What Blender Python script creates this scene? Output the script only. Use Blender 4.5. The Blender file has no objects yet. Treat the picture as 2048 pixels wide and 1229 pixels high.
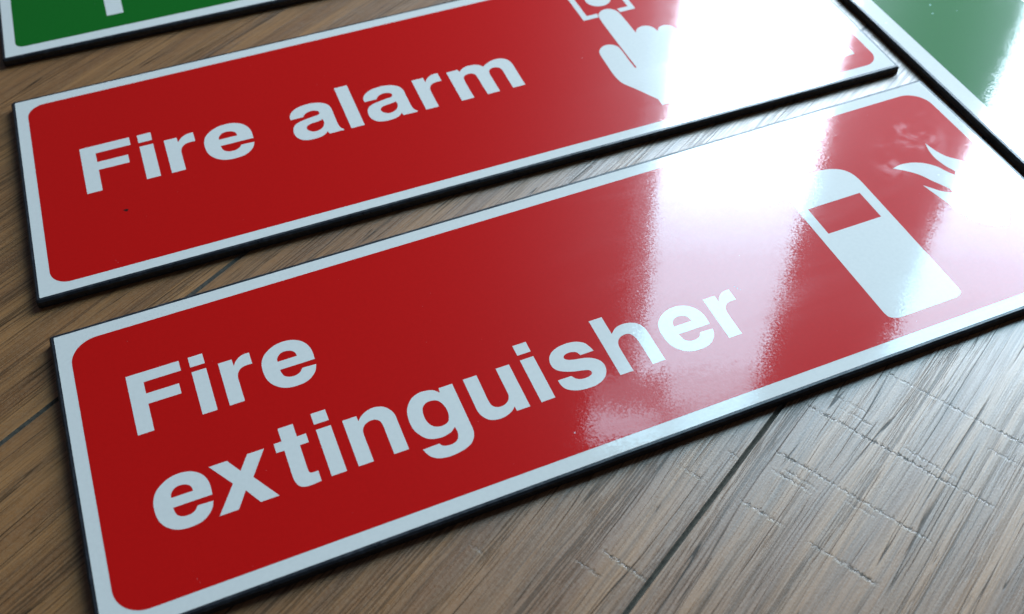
import bpy, bmesh, math, random
from mathutils import Vector, Matrix
from mathutils.geometry import tessellate_polygon
random.seed(4)
sc = bpy.context.scene
C = sc.collection
MM = 0.001

# ---------------------------------------------------------------- camera
T = 3.0                               # thickness of the sign boards, mm
CAM_H = 238.34 + T
PITCH, ROLL, FPX = 0.8639, -0.0251, 2139.9
cp, sp, cr, sr = math.cos(PITCH), math.sin(PITCH), math.cos(ROLL), math.sin(ROLL)
fwd = Vector((0, cp, -sp)); up0 = Vector((0, sp, cp)); rt0 = Vector((1, 0, 0))
rt = rt0*cr + up0*sr; up = rt0*(-sr) + up0*cr
cam = bpy.data.cameras.new('camera'); cam_o = bpy.data.objects.new('camera', cam); C.objects.link(cam_o)
cam.sensor_fit = 'HORIZONTAL'; cam.sensor_width = 36.0; cam.lens = FPX/2048*36
cam.clip_start = 0.01; cam.clip_end = 50
m = Matrix((rt, up, -fwd)).transposed().to_4x4(); m.translation = Vector((0, 0, CAM_H*MM)); cam_o.matrix_world = m
cam.dof.use_dof = True; cam.dof.focus_distance = 0.315; cam.dof.aperture_fstop = 15
sc.camera = cam_o

# ---------------------------------------------------------------- light (a room lit by two bright windows)
w = bpy.data.worlds.new('World'); sc.world = w; w.use_nodes = True
bg = w.node_tree.nodes['Background']; bg.inputs[0].default_value = (0.80, 0.85, 1.0, 1); bg.inputs[1].default_value = 0.05
DAY = (0.66, 0.83, 1.0)
SOFT = (0.47, 0.80, 1.0)
def window_lamp(name, x0, x1, z0, z1, radiance, col=DAY, Y=1150):
    """a rectangle of daylight standing upright at y = Y mm, shining towards the signs;
    the opening is given as measured at 1600 mm from the camera's foot and moved in to Y"""
    k = Y/1600; x0, x1 = x0*k, x1*k; z0, z1 = (z0+238)*k-238, (z1+238)*k-238
    l = bpy.data.lights.new(name, 'AREA'); l.shape = 'RECTANGLE'
    l.size = (x1-x0)*MM; l.size_y = (z1-z0)*MM; l.color = col
    l.energy = radiance*math.pi*l.size*l.size_y
    o = bpy.data.objects.new(name, l); C.objects.link(o)
    o.location = ((x0+x1)/2*MM, Y*MM, (z0+z1)/2*MM); o.rotation_euler = (math.radians(-90), 0, 0)
    return o
def ramp(a, b, n, r0, r1): return [(a+(b-a)*k/n, a+(b-a)*(k+1)/n-0.5, r0+(r1-r0)*((k+0.5)/n)**0.6) for k in range(n)]
for x0, x1, lo, top, bright in ((304, 618, 1240, 1890, 28), (914, 1700, 1290, 1955, 24)):
    window_lamp('window_light', x0, x1, 180, lo-0.5, bright)                 # clear glass below
    for z0, z1, rad in ramp(lo, lo+230, 6, bright, 17): window_lamp('window_light', x0, x1, z0, z1, rad, SOFT)
    for z0, z1, rad in ramp(lo+230, top, 3, 16.5, 13.5): window_lamp('window_light', x0, x1, z0, z1, rad, SOFT)   # paler sheer above
window_lamp('window_light', 385, 618, 1893, 2020, 10.5, SOFT)
window_lamp('window_light', 430, 618, 2022, 2230, 7.5, SOFT)
window_lamp('window_light', 200, 382, 2045, 2190, 8.5, SOFT)
window_lamp('window_light', 200, 382, 1893, 2043, 2.6, SOFT)                   # dim glow added between the panes for a hazy reflection
window_lamp('window_light', 384, 428, 2022, 2230, 2.6, SOFT)  # same added glow, beside the upper pane
window_lamp('window_light', 262, 302, 700, 1890, 1.6, SOFT)
sc.view_settings.view_transform = 'Standard'; sc.view_settings.look = 'None'
sc.view_settings.exposure = 0; sc.view_settings.gamma = 1
sc.cycles.max_bounces = 6

# ---------------------------------------------------------------- node helpers
class NT:
    def __init__(s, name):
        s.m = bpy.data.materials.new(name); s.m.use_nodes = True
        s.t = s.m.node_tree; s.bsdf = s.t.nodes['Principled BSDF']
    def n(s, typ, **k):
        nd = s.t.nodes.new(typ)
        for a, b in k.items(): setattr(nd, a, b)
        return nd
    def put(s, sock, v):
        if isinstance(v, bpy.types.NodeSocket): s.t.links.new(v, sock)
        elif isinstance(v, (tuple, list)): sock.default_value = (*v, 1) if (len(v) == 3 and sock.type == 'RGBA') else v
        else: sock.default_value = v
    def math(s, op, a, b=0.0, c=None, clamp=False):
        nd = s.n('ShaderNodeMath', operation=op, use_clamp=clamp); s.put(nd.inputs[0], a); s.put(nd.inputs[1], b)
        if c is not None: s.put(nd.inputs[2], c)
        return nd.outputs[0]
    def vmath(s, op, a, b=(0, 0, 0), sc_=None):
        nd = s.n('ShaderNodeVectorMath', operation=op); s.put(nd.inputs[0], a); s.put(nd.inputs[1], b)
        if sc_ is not None: s.put(nd.inputs['Scale'], sc_)
        return nd.outputs[1] if op in ('LENGTH', 'DISTANCE') else nd.outputs[0]
    def noise(s, vec, scale=1.0, detail=2.0, rough=0.5, dist=0.0, col=False):
        nd = s.n('ShaderNodeTexNoise'); s.put(nd.inputs['Vector'], vec); nd.inputs['Scale'].default_value = scale
        nd.inputs['Detail'].default_value = detail; nd.inputs['Roughness'].default_value = rough; nd.inputs['Distortion'].default_value = dist
        return nd.outputs[1] if col else nd.outputs[0]
    def step(s, v, lo, hi, a=0.0, b=1.0, smooth=True):
        nd = s.n('ShaderNodeMapRange'); nd.interpolation_type = 'SMOOTHSTEP' if smooth else 'LINEAR'
        s.put(nd.inputs[0], v); s.put(nd.inputs[1], lo); s.put(nd.inputs[2], hi); s.put(nd.inputs[3], a); s.put(nd.inputs[4], b)
        return nd.outputs[0]
    def mix(s, f, a, b):
        nd = s.n('ShaderNodeMix', data_type='RGBA'); s.put(nd.inputs[0], f); s.put(nd.inputs[6], a); s.put(nd.inputs[7], b)
        return nd.outputs[2]
    def xyz(s, x, y, z=0.0):
        nd = s.n('ShaderNodeCombineXYZ'); s.put(nd.inputs[0], x); s.put(nd.inputs[1], y); s.put(nd.inputs[2], z); return nd.outputs[0]
    def set(s, key, v): s.put(s.bsdf.inputs[key], v)

def jitter_normal(q, pos, k1, k2, k3):
    """orange-peel of a laminated film: the normal leans a little, in grains of about a millimetre and in slow waves"""
    fine = q.vmath('SUBTRACT', q.noise(pos, 1.6, 1.5, 0.5, 0.0, col=True), (0.5, 0.5, 0.5))
    mid = q.vmath('SUBTRACT', q.noise(pos, 0.22, 1.0, col=True), (0.5, 0.5, 0.5))
    slow = q.vmath('SUBTRACT', q.noise(pos, 0.02, 0.0, col=True), (0.5, 0.5, 0.5))
    v = q.vmath('SCALE', fine, sc_=k1); v = q.vmath('ADD', v, q.vmath('SCALE', mid, sc_=k2)); v = q.vmath('ADD', v, q.vmath('SCALE', slow, sc_=k3))
    g = q.n('ShaderNodeNewGeometry')
    return q.vmath('NORMALIZE', q.vmath('ADD', g.outputs['Normal'], v))

def print_material(name, col, dust, smudges=(), base_rough=0.32):
    """glossy clear film over flat print; dust = (u, w, radius, rgb) spots, smudges = (u, w, radius) greasy fingerprints (mm)"""
    q = NT(name)
    tc = q.n('ShaderNodeTexCoord'); pos = q.vmath('SCALE', tc.outputs['Object'], sc_=1000.0)
    sep = q.n('ShaderNodeSeparateXYZ'); q.put(sep.inputs[0], pos)
    flat = q.xyz(sep.outputs[0], sep.outputs[1], 0.0)
    # ink grain
    tone = q.step(q.noise(flat, 0.8, 3.0), 0.3, 0.7, 0.975, 1.02, False)
    mul = q.n('ShaderNodeMix', data_type='RGBA', blend_type='MULTIPLY'); mul.inputs[0].default_value = 1
    q.put(mul.inputs[6], col); q.put(mul.inputs[7], q.xyz(tone, tone, tone)); c = mul.outputs[2]
    warp = q.vmath('ADD', flat, q.vmath('SCALE', q.vmath('SUBTRACT', q.noise(flat, 2.0, 2.0, col=True), (0.5, 0.5, 0.5)), sc_=0.9))
    for (u, v, r, rgb) in dust:
        d = q.vmath('DISTANCE', warp, (u, -v, 0.0)); c = q.mix(q.step(d, r*0.6, r*1.2, 1.0, 0.0), c, rgb)
    # fine settled dust all over
    dots = q.n('ShaderNodeTexVoronoi'); q.put(dots.inputs['Vector'], flat); dots.inputs['Scale'].default_value = 0.22
    c = q.mix(q.step(dots.outputs['Distance'], 0.010, 0.022, 0.45, 0.0), c, (0.55, 0.6, 0.62))
    q.set('Base Color', c)
    # greasy film: faint rubbed streaks everywhere, plus the fingerprints
    rub = q.step(q.noise(q.vmath('MULTIPLY', flat, (0.016, 0.09, 1.0)), 1.0, 3.0, 0.6, 0.6), 0.5, 0.8)
    rough = q.math('ADD', 0.060, q.math('MULTIPLY', rub, 0.045))
    for (u, v, r) in smudges:
        d = q.vmath('DISTANCE', flat, (u, -v, 0.0))
        blot = q.math('MULTIPLY', q.step(d, r*0.2, r, 1.0, 0.0), q.step(q.noise(flat, 0.16, 4.0, 0.6, 0.4), 0.40, 0.66))
        rough = q.math('ADD', rough, q.math('MULTIPLY', blot, 0.12))
    q.set('Roughness', base_rough); q.set('Specular IOR Level', 0.08)
    q.set('Coat Weight', 1.0); q.set('Coat Roughness', rough); q.set('Coat IOR', 1.5)
    nrm = jitter_normal(q, flat, 0.030, 0.006, 0.009); q.set('Coat Normal', nrm); q.set('Normal', nrm)
    return q.m

RED, GREEN, WHITE = (0.575, 0.0050, 0.0040), (0.0040, 0.130, 0.012), (0.745, 0.715, 0.665)

def black_board_material():
    q = NT('black foam board'); tc = q.n('ShaderNodeTexCoord'); pos = q.vmath('SCALE', tc.outputs['Object'], sc_=1000.0)
    n1 = q.noise(pos, 0.6, 3.0)
    q.set('Base Color', q.mix(q.step(n1, 0.45, 0.75), (0.022, 0.024, 0.030), (0.040, 0.043, 0.052)))
    q.set('Roughness', q.step(n1, 0.3, 0.7, 0.26, 0.42, False)); q.set('Specular IOR Level', 0.45)
    q.set('Normal', jitter_normal(q, pos, 0.10, 0.05, 0.0))
    return q.m
BOARD = black_board_material()

# ---------------------------------------------------------------- mesh helpers
def link(name, bm, mat, parent=None, loc=(0, 0, 0)):
    me = bpy.data.meshes.new(name); bmesh.ops.recalc_face_normals(bm, faces=bm.faces); bm.to_mesh(me); bm.free()
    me.materials.append(mat); o = bpy.data.objects.new(name, me); C.objects.link(o); o.parent = parent; o.location = loc
    return o

def spline(tokens, sub=5):
    """tokens 'c x,y' corner / 's x,y' smooth -> closed polygon (Catmull-Rom through smooth points)"""
    p = []
    for t in tokens.split():
        a, b = t[1:].split(','); p.append((t[0], float(a), float(b)))
    n = len(p); out = []
    for i in range(n):
        k0, x0, y0 = p[i]; k1, x1, y1 = p[(i+1) % n]
        if k0 == 'c' and k1 == 'c': out.append((x0, y0)); continue
        P0 = Vector(p[i-1][1:]) if k0 == 's' else Vector((x0, y0))
        P1, P2 = Vector((x0, y0)), Vector((x1, y1))
        P3 = Vector(p[(i+2) % n][1:]) if k1 == 's' else P2
        L = (P2-P1).length
        t1 = (P2-P0).normalized()*L if k0 == 's' else (P2-P1)
        t2 = (P3-P1).normalized()*L if k1 == 's' else (P2-P1)
        for j in range(sub):
            t = j/sub; a = 2*t**3-3*t**2+1; b = t**3-2*t**2+t; c_ = -2*t**3+3*t**2; d = t**3-t**2
            q = P1*a + t1*b + P2*c_ + t2*d; out.append((q.x, q.y))
    return out

def rrect(u0, w0, u1, w1, r, seg=10):
    pts = []
    for cx, cy, a0 in ((u1-r, w0+r, -90), (u1-r, w1-r, 0), (u0+r, w1-r, 90), (u0+r, w0+r, 180)):
        for i in range(seg+1):
            a = math.radians(a0+90*i/seg); pts.append((cx+r*math.cos(a), cy+r*math.sin(a)))
    return pts

def plate(shapes, z0, z1):
    """shapes: list of [outer, hole, hole...] polygons in sign mm (u right, w down) -> solid plate"""
    bm = bmesh.new()
    for loops in shapes:
        loops = [[(u, -w) for u, w in lp] for lp in loops]
        V = [[Vector((x, y, 0)) for x, y in lp] for lp in loops]
        top = [bm.verts.new((x*MM, y*MM, z1*MM)) for lp in loops for x, y in lp]
        bot = [bm.verts.new((x*MM, y*MM, z0*MM)) for lp in loops for x, y in lp]
        for tri in tessellate_polygon(V):
            a, b, c_ = tri
            pa, pb, pc = top[a].co, top[b].co, top[c_].co
            if (pb-pa).cross(pc-pa).z < 0: b, c_ = c_, b
            try: bm.faces.new((top[a], top[b], top[c_])); bm.faces.new((bot[c_], bot[b], bot[a]))
            except ValueError: pass
        k = 0
        for lp in loops:
            n = len(lp)
            for i in range(n):
                j = (i+1) % n
                bm.faces.new((bot[k+i], bot[k+j], top[k+j], top[k+i]))
            k += n
    return bm

# ---------------------------------------------------------------- lettering: bold grotesque, mm, x from the left side, y up from the baseline
GL = {
 'F': (['c0,21.1 c14.85,21.1 c14.85,17.4 c4.4,17.4 c4.4,13.15 c13.5,13.15 c13.5,9.45 c4.4,9.45 c4.4,0 c0,0'], 1),
 'i': (['c0,17.35 c0,21.1 c4.1,21.1 c4.1,17.35', 'c0,0 c0,15.5 c4.1,15.5 c4.1,0'], 1),
 'l': (['c0,0 c0,21.05 c4.2,21.05 c4.2,0'], 1),
 'r': (['c0,15.6 c3.9,15.6 c3.95,13.1 s4.8,14.45 s6.0,15.55 s7.5,16.15 c9.0,16.15 c9.0,11.9 s7.3,11.95 s5.7,11.5 s4.6,10.2 s4.2,8.7 s4.15,6.8 c4.15,0 c0,0'], 1),
 'e': (['c14.6,6.68 s14.6,10.2 s13.9,12.7 s12.5,14.6 s10.45,15.85 s7.9,16.3 s5.2,15.9 s2.7,14.5 s1.05,12.7 s.15,10.2 s0,7.4 s.4,4.6 s1.6,2.25 s3.5,.5 s5.6,-.35 s8.15,-.5 s10.6,-.1 s12.6,1.25 s13.8,2.85 c14.45,4.75 c10.5,4.95 s9.6,3.75 s8.35,3.15 s6.6,3.2 s5.2,4.1 s4.7,5.4 c4.5,6.68',
        '-c4.6,9.7 c10.25,9.7 s9.95,11.25 s9.1,12.15 s7.8,12.6 s6.35,12.5 s5.2,11.6 s4.7,10.7'], 1),
 'x': (['c.4,15.5 c5.2,15.5 c7.85,11.1 c10.6,15.5 c15.1,15.5 c10.5,8.0 c15.45,0 c10.6,0 c7.8,4.9 c4.9,0 c0,0 c5.2,8.1'], 1),
 't': (['c2.15,19.9 c6.3,19.9 c6.3,15.55 c8.8,15.55 c8.8,12.55 c6.35,12.55 s6.35,8.3 s6.35,4.8 s6.5,3.5 s7.0,3.1 c8.75,3.05 c8.75,-.25 s6.85,-.45 s4.7,-.4 s3.15,.35 s2.35,2.1 s2.15,4.1 s2.15,6.6 c2.15,12.5 c0,12.5 c0,15.55 c2.15,15.55'], 1),
 'n': (['c0,15.5 c3.95,15.5 c4.0,13.7 s5.3,15.1 s7.3,16.15 s9.45,16.4 s11.6,15.65 s13.05,14.0 s13.75,12.1 s13.8,9.8 s13.8,5.9 c13.8,0 c9.75,0 s9.75,6.7 s9.75,10.1 s9.4,11.5 s8.45,12.4 s7.0,12.6 s5.4,12.0 s4.35,10.6 s4.1,8.7 s4.1,5.7 c4.1,0 c0,0'], 1),
 'g': (['c11.0,15.5 c14.95,15.5 s14.95,8.2 s14.95,1.3 s14.9,-1.25 s14.15,-3.45 s12.65,-5.05 s10.7,-5.9 s8.1,-6.4 s5.5,-6.4 s3.25,-5.8 s1.7,-4.55 s.9,-3.1 c.5,-1.75 c5.05,-1.65 s5.75,-2.6 s7.0,-3.05 s8.6,-3.05 s10.0,-2.3 s10.7,-.9 s10.85,.2 c10.75,1.8 s9.2,.6 s6.95,0 s4.7,.2 s2.75,1.05 s1.3,2.8 s.25,5.2 s0,8.15 s.5,11.4 s1.6,13.6 s3.2,15.25 s5.4,16.1 s7.7,16.0 s9.4,15.4 c10.8,13.95',
        '-s4.5,10.3 s5.4,11.7 s6.7,12.3 s8.15,12.2 s9.45,11.5 s10.3,9.9 s10.65,7.7 s10.45,5.75 s9.7,4.1 s8.4,3.45 s6.8,3.5 s5.45,4.2 s4.55,5.65 s4.2,7.85'], 1),
 'u': (['c0,15.5 c4.05,15.5 s4.0,10.4 s4.0,5.7 s4.4,4.1 s5.5,3.2 s7.1,3.05 s8.7,3.85 s9.65,5.35 s9.8,7.4 s9.8,9.8 c9.8,15.5 c13.8,15.5 c13.8,0 c9.9,0 c9.85,1.6 s8.65,.5 s6.65,-.4 s4.45,-.6 s2.15,.1 s.7,1.85 s.05,3.9 s0,6.8 s0,10.0'], 1),
 's': (['c13.5,10.7 s13.0,12.6 s12.2,14.25 s10.45,15.45 s8.0,16.05 s5.2,15.9 s2.75,15.05 s1.1,13.5 s.4,11.5 s.55,9.5 s1.65,7.95 s3.6,6.8 s5.9,6.0 s8.3,5.4 s9.45,4.9 s9.85,4.05 s9.2,3.2 s7.8,2.85 s6.1,3.0 s4.85,3.7 c4.0,5.0 c0,5.05 s.1,3.4 s.7,1.8 s1.95,.65 s3.95,-.25 s6.65,-.6 s9.65,-.4 s12.1,.75 s13.6,2.6 s14.15,4.6 s13.8,6.55 s12.5,8.1 s10.5,9.2 s7.65,9.85 s5.5,10.5 s4.65,11.4 s5.0,12.25 s6.25,12.75 s7.75,12.6 s8.85,12.0 c9.4,10.7'], 1),
 'h': (['c0,21 c4.1,21 c4.1,14.2 s6.0,15.75 s8.3,16.3 s10.8,15.9 s12.6,14.8 s13.65,12.9 s13.9,10.75 s13.95,7.25 c13.95,0 c10.05,0 s10.05,5.2 s9.95,9.2 s9.6,10.9 s8.7,12.3 s6.95,12.55 s5.25,11.8 s4.2,10.1 s4.0,7.5 s4.0,5.1 c4.0,0 c0,0'], 1),
 'a': (['c.5,11.95 s.6,13.9 s1.65,15.85 s3.9,17.55 s6.8,18.25 s9.7,18.2 s12.4,17.3 s14.25,15.75 s15.1,13.55 s15.15,9.9 s15.15,4.4 s15.35,2.4 s15.75,1.25 c16.4,.4 c16.4,0 c11.3,0 s11.05,.65 c10.95,1.55 s9.7,.2 s7.85,-.55 s5.4,-.7 s2.9,-.3 s1.1,1.05 s.05,3.4 s.1,6.25 s1.1,8.55 s2.7,9.7 s5.3,10.4 s8.35,10.95 s10.1,11.2 s10.75,12.15 s10.4,13.3 s8.9,14.1 s7.2,14.0 s5.75,13.2 c4.85,11.95',
        '-c10.9,8.3 s11.0,6.5 s10.2,4.45 s8.8,3.3 s6.8,2.95 s5.2,4.0 s4.6,5.6 s5.4,7.0 s7.0,7.55 s9.0,7.75'], 1/1.116),
 'm': (['c0,17.2 c4.2,17.2 c4.6,15.8 s6.1,17.2 s8.3,17.95 s10.9,17.7 s12.55,16.75 c13.55,15.4 s15.5,16.8 s18.1,17.8 s20.8,17.7 s22.8,16.4 s23.8,13.85 s23.9,10.15 s23.9,5.7 c23.9,0 c19.3,0 s19.25,6.4 s19.3,10.8 s18.85,12.5 s17.7,13.4 s15.95,13.4 s14.7,12.3 s14.3,10.5 s14.25,7.3 c14.3,0 c9.7,0 s9.55,6.5 s9.5,11.25 s9.1,12.6 s7.9,13.4 s6.3,13.35 s5.0,12.3 s4.6,10.1 s4.55,7.0 c4.6,0 c0,0'], 1/1.116),
}
def glyph(ch, u, base, scale=1.0):
    data, k = GL[ch]; k *= scale; shapes = []
    for d in data:
        hole = d.startswith('-'); lp = [(u+x*k, base-y*k) for x, y in spline(d.lstrip('-'))]
        if hole: shapes[-1].append(lp)
        else: shapes.append([lp])
    return shapes

Z_SHEET, Z_PANEL, Z_PRINT = T, T+0.015, T+0.03

def sign(name, x, y, ang, W, H, border, radius, colour, label, cat, group, dust, smudges=()):
    """x, y: world mm of the white face's top left corner; ang: turn of the long edge"""
    t = bpy.data.objects.new(name, None); C.objects.link(t); t.empty_display_size = 0.02
    t.location = (x*MM, y*MM, 0); t.rotation_euler = (0, 0, ang)
    t['label'] = label; t['category'] = cat; t['group'] = group
    # black board: a slab whose top edge is chamfered just outside the white face
    e, ch = 0.75, 0.60
    prof = [(-e, T-0.06), (-e-ch, T-0.06-ch*0.8), (-e-ch-0.05, 0.25), (-e-ch+0.2, 0.0)]
    bm = bmesh.new(); rings = []
    for off, z in prof:
        core = rrect(off, off, W-off, H-off, 0.7 if off > -1 else 1.1, 4); pts = []
        for (a0, b0), (a1, b1) in zip(core, core[1:]+core[:1]):
            L = math.hypot(a1-a0, b1-b0); n = max(1, int(L/1.6)); tx, ty = ((b1-b0)/L, -(a1-a0)/L) if L > 1e-6 else (0, 0)
            for k in range(n):
                f = k/n; x_, y_ = a0+(a1-a0)*f, b0+(b1-b0)*f
                wv = 0.05*math.sin(x_*0.31+y_*0.23+W)+0.035*math.sin(x_*1.3+y_*0.9)+random.uniform(-.02, .02)
                if random.random() < 0.012: wv -= 0.16          # a nick
                if not 0 < k < n or off > -1: wv = wv*0.3 if off > -1 and 0 < k < n else 0
                elif off < -1.38: wv *= 0.6
                pts.append((x_+tx*wv, y_+ty*wv))
        if rings:                                          # same number of points on every ring
            pts = [pts[min(len(pts)-1, round(i*len(pts)/len(rings[0])))] for i in range(len(rings[0]))]
        rings.append([bm.verts.new((u*MM, -w_*MM, z*MM)) for u, w_ in pts])
    for a, b in zip(rings, rings[1:]):
        for i in range(len(a)):
            j = (i+1) % len(a); bm.faces.new((a[i], a[j], b[j], b[i]))
    bm.faces.new(rings[0]); bm.faces.new(rings[-1][::-1])
    link('board', bm, BOARD, t)
    mw = print_material(name+' white film', WHITE, dust, smudges)
    mc = print_material(name+' coloured film', colour, dust, smudges)
    link('face_sheet', plate([[rrect(0, 0, W, H, 0.25, 2)]], T-0.06, Z_SHEET), mw, t)
    l, tp, r, b = border
    link('colour_panel', plate([[rrect(l, tp, W-r, H-b, radius, 12)]], Z_SHEET-0.001, Z_PANEL), mc, t)
    t['_'] = 0; del t['_']
    def put(pname, shapes, mat=None, z=None):
        return link(pname, plate(shapes, Z_PANEL-0.001, z or Z_PRINT), mat or mw, t)
    return t, put, mw, mc

# ---- red sign with the word pair "Fire extinguisher"
tC, putC, whC, rdC = sign('safety_sign', -132.42, 196.14, 0.3684, 298.4, 98.4, (3.7, 4.15, 3.4, 4.1), 8.0, RED,
    'red sign reading Fire extinguisher, lying nearest on the wooden floor', 'sign', 'red fire safety signs on the floor',
    [(189.9, 59.2, 0.22, (0.12, 0.1, 0.12)), (190.35, 60.1, 0.22, (0.12, 0.1, 0.12)), (190.8, 61.0, 0.2, (0.12, 0.1, 0.12)), (274.95, 42.55, 0.35, (1, 1, 1)), (277, 44, 0.2, (0.9, 0.95, 1)), (125, 88, 0.25, (0.75, 0.6, 0.6))],
    [(283.8, 20.6, 13), (274, 27, 16), (262, 34, 9)])
for ch, u, b in (('F', 16.98, 43.55), ('i', 34.45, 43.5), ('r', 41.94, 43.45), ('e', 53.07, 43.5)):
    putC('letter', glyph(ch, u, b))
for ch, u, b in (('e', 17.1, 75.9), ('x', 32.1, 76.2), ('t', 49.94, 75.9), ('i', 61.5, 75.85), ('n', 68.83, 75.75), ('g', 85.47, 75.6), ('u', 103.6, 75.5),
                 ('i', 120.75, 75.45), ('s', 127.82, 75.5), ('h', 144.54, 75.52), ('e', 161.7, 75.55), ('r', 178.8, 75.65)):
    putC('letter', glyph(ch, u, b))
body = spline('c224.15,36.0 s224.4,32.5 s225.4,29.9 s227.2,27.9 s230.2,26.6 s233,26.0 c235.0,25.8 c239.6,25.8 s242.0,26.0 s244.3,26.5 s247.1,27.9 s248.9,29.9 s249.9,32.6 c250.25,36.2 c250.25,85.2 s249.7,87.2 c247.4,88.15 c227.5,88.15 s225.1,86.9 c224.5,84.9')
putC('extinguisher_symbol', [[body, [(227.5, 39.75), (246.75, 39.75), (246.75, 51.45), (227.5, 51.45)]]])
putC('valve_symbol', [[[(235.2, 18.2), (239.2, 18.2), (239.2, 24.6), (235.2, 24.6)]], [[(233.5, 11.2), (248.0, 8.6), (248.6, 11.4), (239.5, 16.6), (233.5, 16.6)]]])
putC('hose_symbol', [[spline('c232.6,12.2 s226,13.6 s220.4,18.2 s218.4,25 c218.2,31 c217.2,33.6 c221.9,33.6 c220.9,31 s221.2,25.5 s223,20 s227.4,16.4 c232.6,15.2')]])
putC('flame_symbol', [[spline('c263.17,34.3 s266.6,33.75 s269.7,34.15 s272.6,35.3 s275.0,37.0 s277.05,39.45 s278.3,42.3 c279.6,44.8 c281.0,43.4 s279.8,40.6 s279.2,38.1 s278.9,35.2 s279.25,31.6 c280.3,28.2 s280.9,31.0 s281.5,33.5 s282.9,36.4 s285.4,39.2 s288.0,43.5 s289.2,49.0 s288.6,56.0 s285.8,63.5 c281.0,70.0 s276.2,68.5 s272.4,64.6 s270.3,59.5 c269.5,54.3 s268.6,50.9 s267.8,47.2 c267.35,44.8 s269.1,46.95 s270.9,49.2 c274.2,51.6 c274.2,49.3 s272.8,46.8 s271.2,44.0 s269.9,41.2 s268.2,38.8 s266.0,36.6')]])

# ---- red sign with the word pair "Fire alarm"
tB, putB, whB, rdB = sign('safety_sign', -174.14, 304.11, 0.3480, 298.4, 98.4, (3.8, 4.15, 3.6, 3.75), 6.0, RED,
    'red sign reading Fire alarm, lying second from the front on the floor', 'sign', 'red fire safety signs on the floor',
    [(29.44, 69.95, 0.62, (0.02, 0.01, 0.01)), (28.8, 69.5, 0.36, (0.02, 0.01, 0.01)), (196, 52, 0.2, (0.7, 0.6, 0.6))], [])
KB = 1.116
for ch, u in (('F', 18.6), ('i', 37.83), ('r', 46.0), ('e', 58.55), ('a', 88.33), ('l', 107.25), ('a', 114.75), ('r', 134.15), ('m', 147.3)):
    putB('letter', glyph(ch, u, 57.42 + 0.0072*u, KB))
putB('button_frame', [[[(211.9, 30.95), (205.8, 30.95), (205.8, 9.4), (227.35, 9.4), (227.35, 30.95), (220.95, 30.95), (220.75, 28.6), (225.2, 28.6), (225.2, 11.6), (208.05, 11.6), (208.05, 28.6), (212.4, 28.6)]]])
putB('button_dot', [[[(216.6+5.05*math.cos(a*math.pi/24), 19.6+5.05*math.sin(a*math.pi/24)) for a in range(48)]]])
putB('hand_symbol', [[spline('c220.78,45.2 s220.4,32.1 s219.75,29.3 s217.7,27.4 s215.0,27.35 s212.75,29.2 s212.05,31.9 s211.85,38.6 s211.9,55.3 c212.05,64.6 c211.35,64.5 s211.25,59.1 s211.25,52.6 s210.8,50.2 s209.1,48.5 s206.4,48.2 s203.8,50.1 s203.0,52.5 s202.75,58.6 s202.6,65.3 s202.9,68.5 s203.6,71.0 s206.5,75.7 c211.2,83.6 c211.2,87.0 c239.6,87.0 c239.6,78.0 s241.6,70.0 s242.0,60.0 s242.2,52.5 s241.4,49.0 s239.3,47.6 s237.2,48.3 c235.85,50.0 s235.5,47.6 s234.6,46.0 s232.5,44.95 s230.3,45.5 c228.76,47.5 s228.2,44.7 s226.8,42.95 s224.5,42.4 s222.1,43.4')]])
putB('white_square', [[[(253.5, 52.0), (288.75, 52.0), (288.75, 87.1), (253.5, 87.1)]]])

# ---- green sign beyond, only its lower edge in view
ang = 0.3346; ca, sa = math.cos(ang), math.sin(ang)
tA, putA, whA, gnA = sign('safety_sign', -185.25-sa*98.4, 331.04+ca*98.4, ang, 298.4, 98.4, (4.0, 4.1, 4.0, 4.85), 3.2, GREEN,
    'green sign with one white letter stem showing, behind the Fire alarm sign', 'sign', 'green safety signs on the floor', [])
putA('letter', glyph('F', 38.45, 98.4-13.45, 1.43))
uu = 72.0
for ch, adv in (('i', 10.4), ('r', 15.0), ('e', 30.0), ('e', 21.5), ('x', 23.5), ('i', 8.9), ('t', 14)):
    putA('letter', glyph(ch, uu, 98.4-13.45, 1.43)); uu += adv

# ---- green sign at the right, turned the same way, its short edge beside the red ones
ang = 0.3570; ca, sa = math.cos(ang), math.sin(ang)
tD, putD, whD, gnD = sign('safety_sign', ca*249.5-sa*310, sa*249.5+ca*310, ang, 298.4, 148.4, (6.4, 6.4, 6.4, 6.4), 6.0, GREEN,
    'green sign at the right, beyond the ends of both red signs', 'sign', 'green safety signs on the floor',
    [(3.0, 42.3, 0.55, (1, 1, 1)), (25.0, 39.0, 0.35, (0.5, 0.8, 0.75)), (22.5, 44.0, 0.25, (0.5, 0.8, 0.75)), (32, 46, 0.2, (0.5, 0.8, 0.75))])
putD('white_square', [[[(58.95, 14.0), (118.95, 14.0), (118.95, 74.0), (58.95, 74.0)]]])

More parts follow.
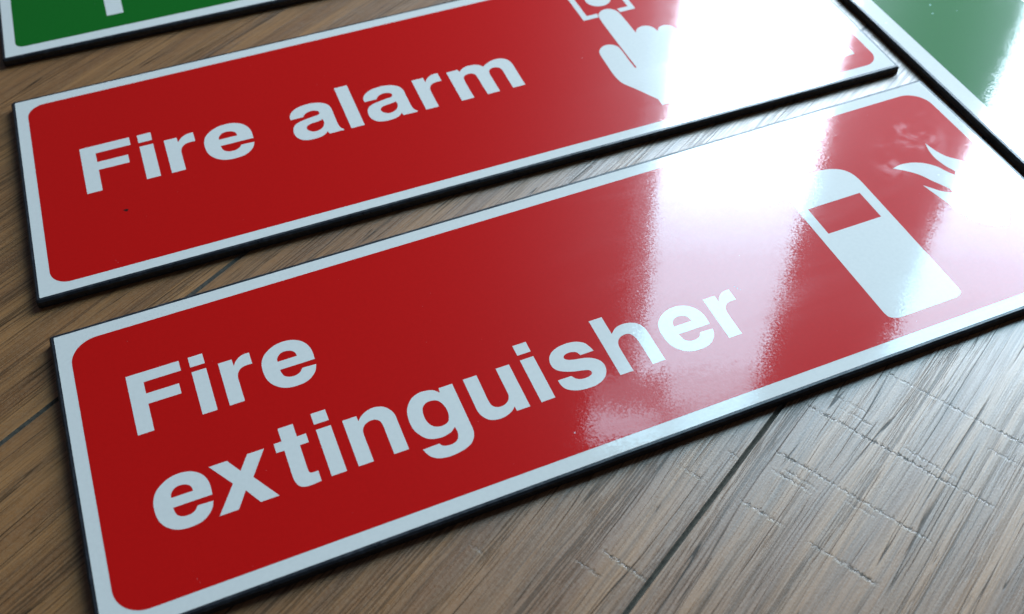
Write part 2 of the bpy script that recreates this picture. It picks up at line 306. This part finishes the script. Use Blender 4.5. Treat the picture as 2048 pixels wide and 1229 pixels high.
# ---------------------------------------------------------------- floor of wood-look planks
GA = math.atan2(0.775, 0.632)          # direction of the planks
def wood_material():
    q = NT('wood laminate'); g = q.n('ShaderNodeNewGeometry')
    mp = q.n('ShaderNodeMapping', vector_type='POINT'); q.put(mp.inputs[0], g.outputs['Position']); mp.inputs['Rotation'].default_value = (0, 0, -GA); mp.inputs['Scale'].default_value = (1000, 1000, 1000)
    sep = q.n('ShaderNodeSeparateXYZ'); q.put(sep.inputs[0], mp.outputs[0]); S, Tt = sep.outputs[0], sep.outputs[1]
    oi = q.n('ShaderNodeObjectInfo'); rnd = q.math('MULTIPLY', oi.outputs['Random'], 900.0)
    def st(a, b, off=0.0): return q.xyz(q.math('MULTIPLY', q.math('ADD', S, rnd), 1/a), q.math('MULTIPLY', tw, 1/b), q.math('ADD', rnd, off))
    tw = Tt
    wv = q.noise(st(160, 30), 1.0, 2.0); tw = q.math('ADD', Tt, q.math('MULTIPLY', q.math('SUBTRACT', wv, 0.5), 8.0))
    wv2 = q.noise(st(10, 4, 3), 1.0, 1.0); tw = q.math('ADD', tw, q.math('MULTIPLY', q.math('SUBTRACT', wv2, 0.5), 0.4))
    broad = q.noise(st(150, 9, 1), 1.0, 2.0)
    bands = q.noise(st(120, 2.6, 2), 1.0, 2.0, 0.55)
    fine = q.noise(st(28, 0.55, 4), 1.0, 3.0, 0.6)
    pores = q.noise(st(9, 0.26, 7), 1.0, 1.0)
    cont = q.math('ABSOLUTE', q.math('SUBTRACT', q.noise(st(230, 5.5, 9), 1.0, 1.0, 0.5), 0.5))
    cont2 = q.math('ABSOLUTE', q.math('SUBTRACT', q.noise(st(150, 2.6, 12), 1.0, 1.0, 0.5), 0.47))
    gate = q.step(q.noise(st(45, 1.5, 14), 1.0, 1.0), 0.36, 0.58)
    line = q.math('MULTIPLY', q.step(cont, 0.003, 0.011, 1.0, 0.0), gate)
    line2 = q.math('MULTIPLY', q.step(cont2, 0.003, 0.010, 0.9, 0.0), q.step(q.noise(st(30, 1.2, 15), 1.0, 1.0), 0.42, 0.60))
    area = q.step(q.noise(st(110, 8, 17), 1.0, 2.0), 0.40, 0.62)
    streak = q.math('MULTIPLY', q.step(q.noise(st(75, 0.62, 19), 1.0, 2.0, 0.6), 0.50, 0.60), q.math('ADD', 0.24, q.math('MULTIPLY', area, 0.42)))
    pore = q.math('MULTIPLY', q.step(pores, 0.55, 0.70), q.math('ADD', 0.22, q.math('MULTIPLY', area, 0.5)))
    cluster = q.math('MAXIMUM', streak, pore)
    mott = q.noise(q.xyz(S, Tt, rnd), 1.6, 2.0, 0.7)
    c = q.mix(q.step(broad, 0.3, 0.7), (0.26, 0.100, 0.028), (0.43, 0.185, 0.056))
    c = q.mix(q.step(bands, 0.42, 0.68, 0.0, 0.45), c, (0.16, 0.068, 0.024))
    c = q.mix(q.step(fine, 0.48, 0.75, 0.0, 0.62), c, (0.12, 0.054, 0.022))
    c = q.mix(q.step(mott, 0.35, 0.75, 0.0, 0.30), c, (0.44, 0.25, 0.12))
    dark = q.math('MAXIMUM', q.math('MAXIMUM', line, line2), cluster)
    c = q.mix(q.math('MULTIPLY', dark, 0.88), c, (0.026, 0.017, 0.011))
    # saw marks pressed across the grain: (position along the plank, from, to) in mm
    marks = [(162.7, 0.5, 43.4, 1.0), (144.2, 31.6, 43.4, 1.0), (144.0, 6.3, 23.9, 1.0), (181.0, 1.2, 44.9, 1.0), (181.5, -8.3, -0.2, .8), (188.4, 30.7, 39.9, .6),
             (204.4, -9, 31.8, .9), (157.0, 30.1, 41.4, .7), (158.8, 29.6, 38.8, .7), (197.5, -12, -0.4, .8), (143.4, 53.6, 60.9, .8), (155.0, 50.3, 53.6, .6),
             (111.0, 50.9, 63.4, .9), (104.9, 59.8, 67.1, .6), (92.2, 86.2, 90.1, .8), (183.9, 3, 17, .7), (160.3, 14, 22, .5), (185.6, 27, 36, .6)]
    wob = q.math('MULTIPLY', q.math('SUBTRACT', q.noise(q.xyz(q.math('MULTIPLY', S, 0.02), Tt, 0.0), 0.45, 3.0, 0.7), 0.5), 2.2)
    Sw = q.math('ADD', S, wob); ragn = q.noise(q.xyz(S, Tt, 5.0), 0.9, 3.0, 0.7)
    feath = q.step(q.noise(q.xyz(q.math('MULTIPLY', S, 0.22), Tt, 21.0), 2.2, 2.0, 0.7), 0.46, 0.76, 0.26, 1.7)
    groove = None; lip = None
    for (s0, t0, t1, k) in marks:
        ds = q.math('SUBTRACT', Sw, s0)
        rng = q.math('MULTIPLY', q.step(Tt, t0-1.5, t0+1.5, 0.0, k), q.step(Tt, t1-1.5, t1+1.5, 1.0, 0.0))
        gg = q.math('MULTIPLY', q.step(q.math('ABSOLUTE', ds), q.math('MULTIPLY', feath, 0.4), feath, 1.0, 0.0), rng)
        ll = q.math('MULTIPLY', q.step(q.math('ABSOLUTE', q.math('ADD', ds, 0.75)), 0.05, 0.45, 1.0, 0.0), rng)
        groove = gg if groove is None else q.math('MAXIMUM', groove, gg); lip = ll if lip is None else q.math('MAXIMUM', lip, ll)
    fade = q.step(q.noise(q.xyz(q.math('MULTIPLY', S, 0.3), Tt, 33.0), 0.16, 2.0), 0.36, 0.56, 0.55, 1.0)
    groove = q.math('MULTIPLY', q.math('MULTIPLY', groove, fade), q.step(ragn, 0.34, 0.54)); lip = q.math('MULTIPLY', lip, q.step(ragn, 0.40, 0.62))
    c = q.mix(q.math('MULTIPLY', groove, 0.95), c, (0.06, 0.038, 0.022)); c = q.mix(q.math('MULTIPLY', lip, 0.32), c, (0.55, 0.42, 0.28))
    q.set('Base Color', c)
    hgt = q.math('SUBTRACT', q.math('MULTIPLY', lip, 0.10), q.math('MULTIPLY', groove, 0.35))
    hgt = q.math('SUBTRACT', hgt, q.math('MULTIPLY', dark, 0.30)); hgt = q.math('ADD', hgt, q.math('MULTIPLY', fine, 0.35)); hgt = q.math('ADD', hgt, q.math('MULTIPLY', mott, 0.22))
    b = q.n('ShaderNodeBump'); b.inputs['Strength'].default_value = 1.0; b.inputs['Distance'].default_value = 0.00013; q.put(b.inputs['Height'], hgt)
    q.set('Normal', b.outputs[0]); q.set('Roughness', q.step(mott, 0.3, 0.7, 0.33, 0.44, False)); clean = q.math('SUBTRACT', 1.0, q.math('MULTIPLY', q.math('MAXIMUM', dark, groove), 0.70))
    q.set('Specular IOR Level', clean)
    q.set('Coat Weight', q.math('MULTIPLY', clean, 0.9)); q.set('Coat Roughness', 0.37); q.set('Coat Normal', b.outputs[0])
    return q.m
WOOD = wood_material()
qg = NT('shaded groove tone'); gp = qg.n('ShaderNodeNewGeometry').outputs['Position']
qg.set('Base Color', qg.mix(qg.step(qg.noise(gp, 900.0, 3.0), 0.3, 0.7), (0.056, 0.050, 0.040), (0.100, 0.088, 0.068))); qg.set('Roughness', 0.42); qg.set('Specular IOR Level', 0.35); GROOVE = qg.m  # V-groove kept dark: shading of its slopes put into the colour
qf = NT('dark underlay'); qf.set('Base Color', qf.mix(qf.noise(qf.n('ShaderNodeNewGeometry').outputs['Position'], 400.0, 3.0), (0.012, 0.010, 0.009), (0.03, 0.025, 0.02))); qf.set('Roughness', 0.9)
bm = bmesh.new(); R = 1500
vs = [bm.verts.new((x*MM, y*MM, -0.0095)) for x, y in ((-R, -R+300), (R, -R+300), (R, R+300), (-R, R+300))]; bm.faces.new(vs)
floor = link('floor', bm, qf.m); floor['kind'] = 'structure'

PW, PT0 = 160.6, 49.6                   # plank width and the place of one joint across the planks
def plank_mesh(L, Wd):
    """a board with a chamfered long edge (the V groove) and chamfered ends"""
    bm = bmesh.new(); rings = []
    for inset, z in ((0.72, 0.0), (0.01, -0.45), (0.06, -9.0)):
        rings.append([bm.verts.new((x*MM, y*MM, z*MM)) for x, y in ((inset, inset), (L-inset, inset), (L-inset, Wd-inset), (inset, Wd-inset))])
    for a, b in zip(rings, rings[1:]):
        for i in range(4):
            j = (i+1) % 4; bm.faces.new((a[i], a[j], b[j], b[i]))
    bm.faces.new(rings[0]); bm.faces.new(rings[-1][::-1])
    bmesh.ops.recalc_face_normals(bm, faces=bm.faces)
    me = bpy.data.meshes.new('plank'); bm.to_mesh(me); bm.free(); me.materials.append(WOOD); me.materials.append(GROOVE)
    for f in me.polygons:
        if f.normal.z < 0.9: f.material_index = 1
    return me
PM = plank_mesh(1200.0, PW)
gx, gy = Vector((math.cos(GA), math.sin(GA))), Vector((-math.sin(GA), math.cos(GA)))
for k in range(-5, 6):
    off = {0: -420, -1: -300, 1: -560, 2: -380}.get(k, -200-((k*373) % 700))
    for rep in (-1, 0, 1):
        s0 = off + rep*1200.0; t0 = PT0 + k*PW
        o = bpy.data.objects.new('plank', PM); C.objects.link(o); o.parent = floor
        p = gx*s0 + gy*t0; o.location = (p.x*MM, p.y*MM, 0); o.rotation_euler = (0, 0, GA)
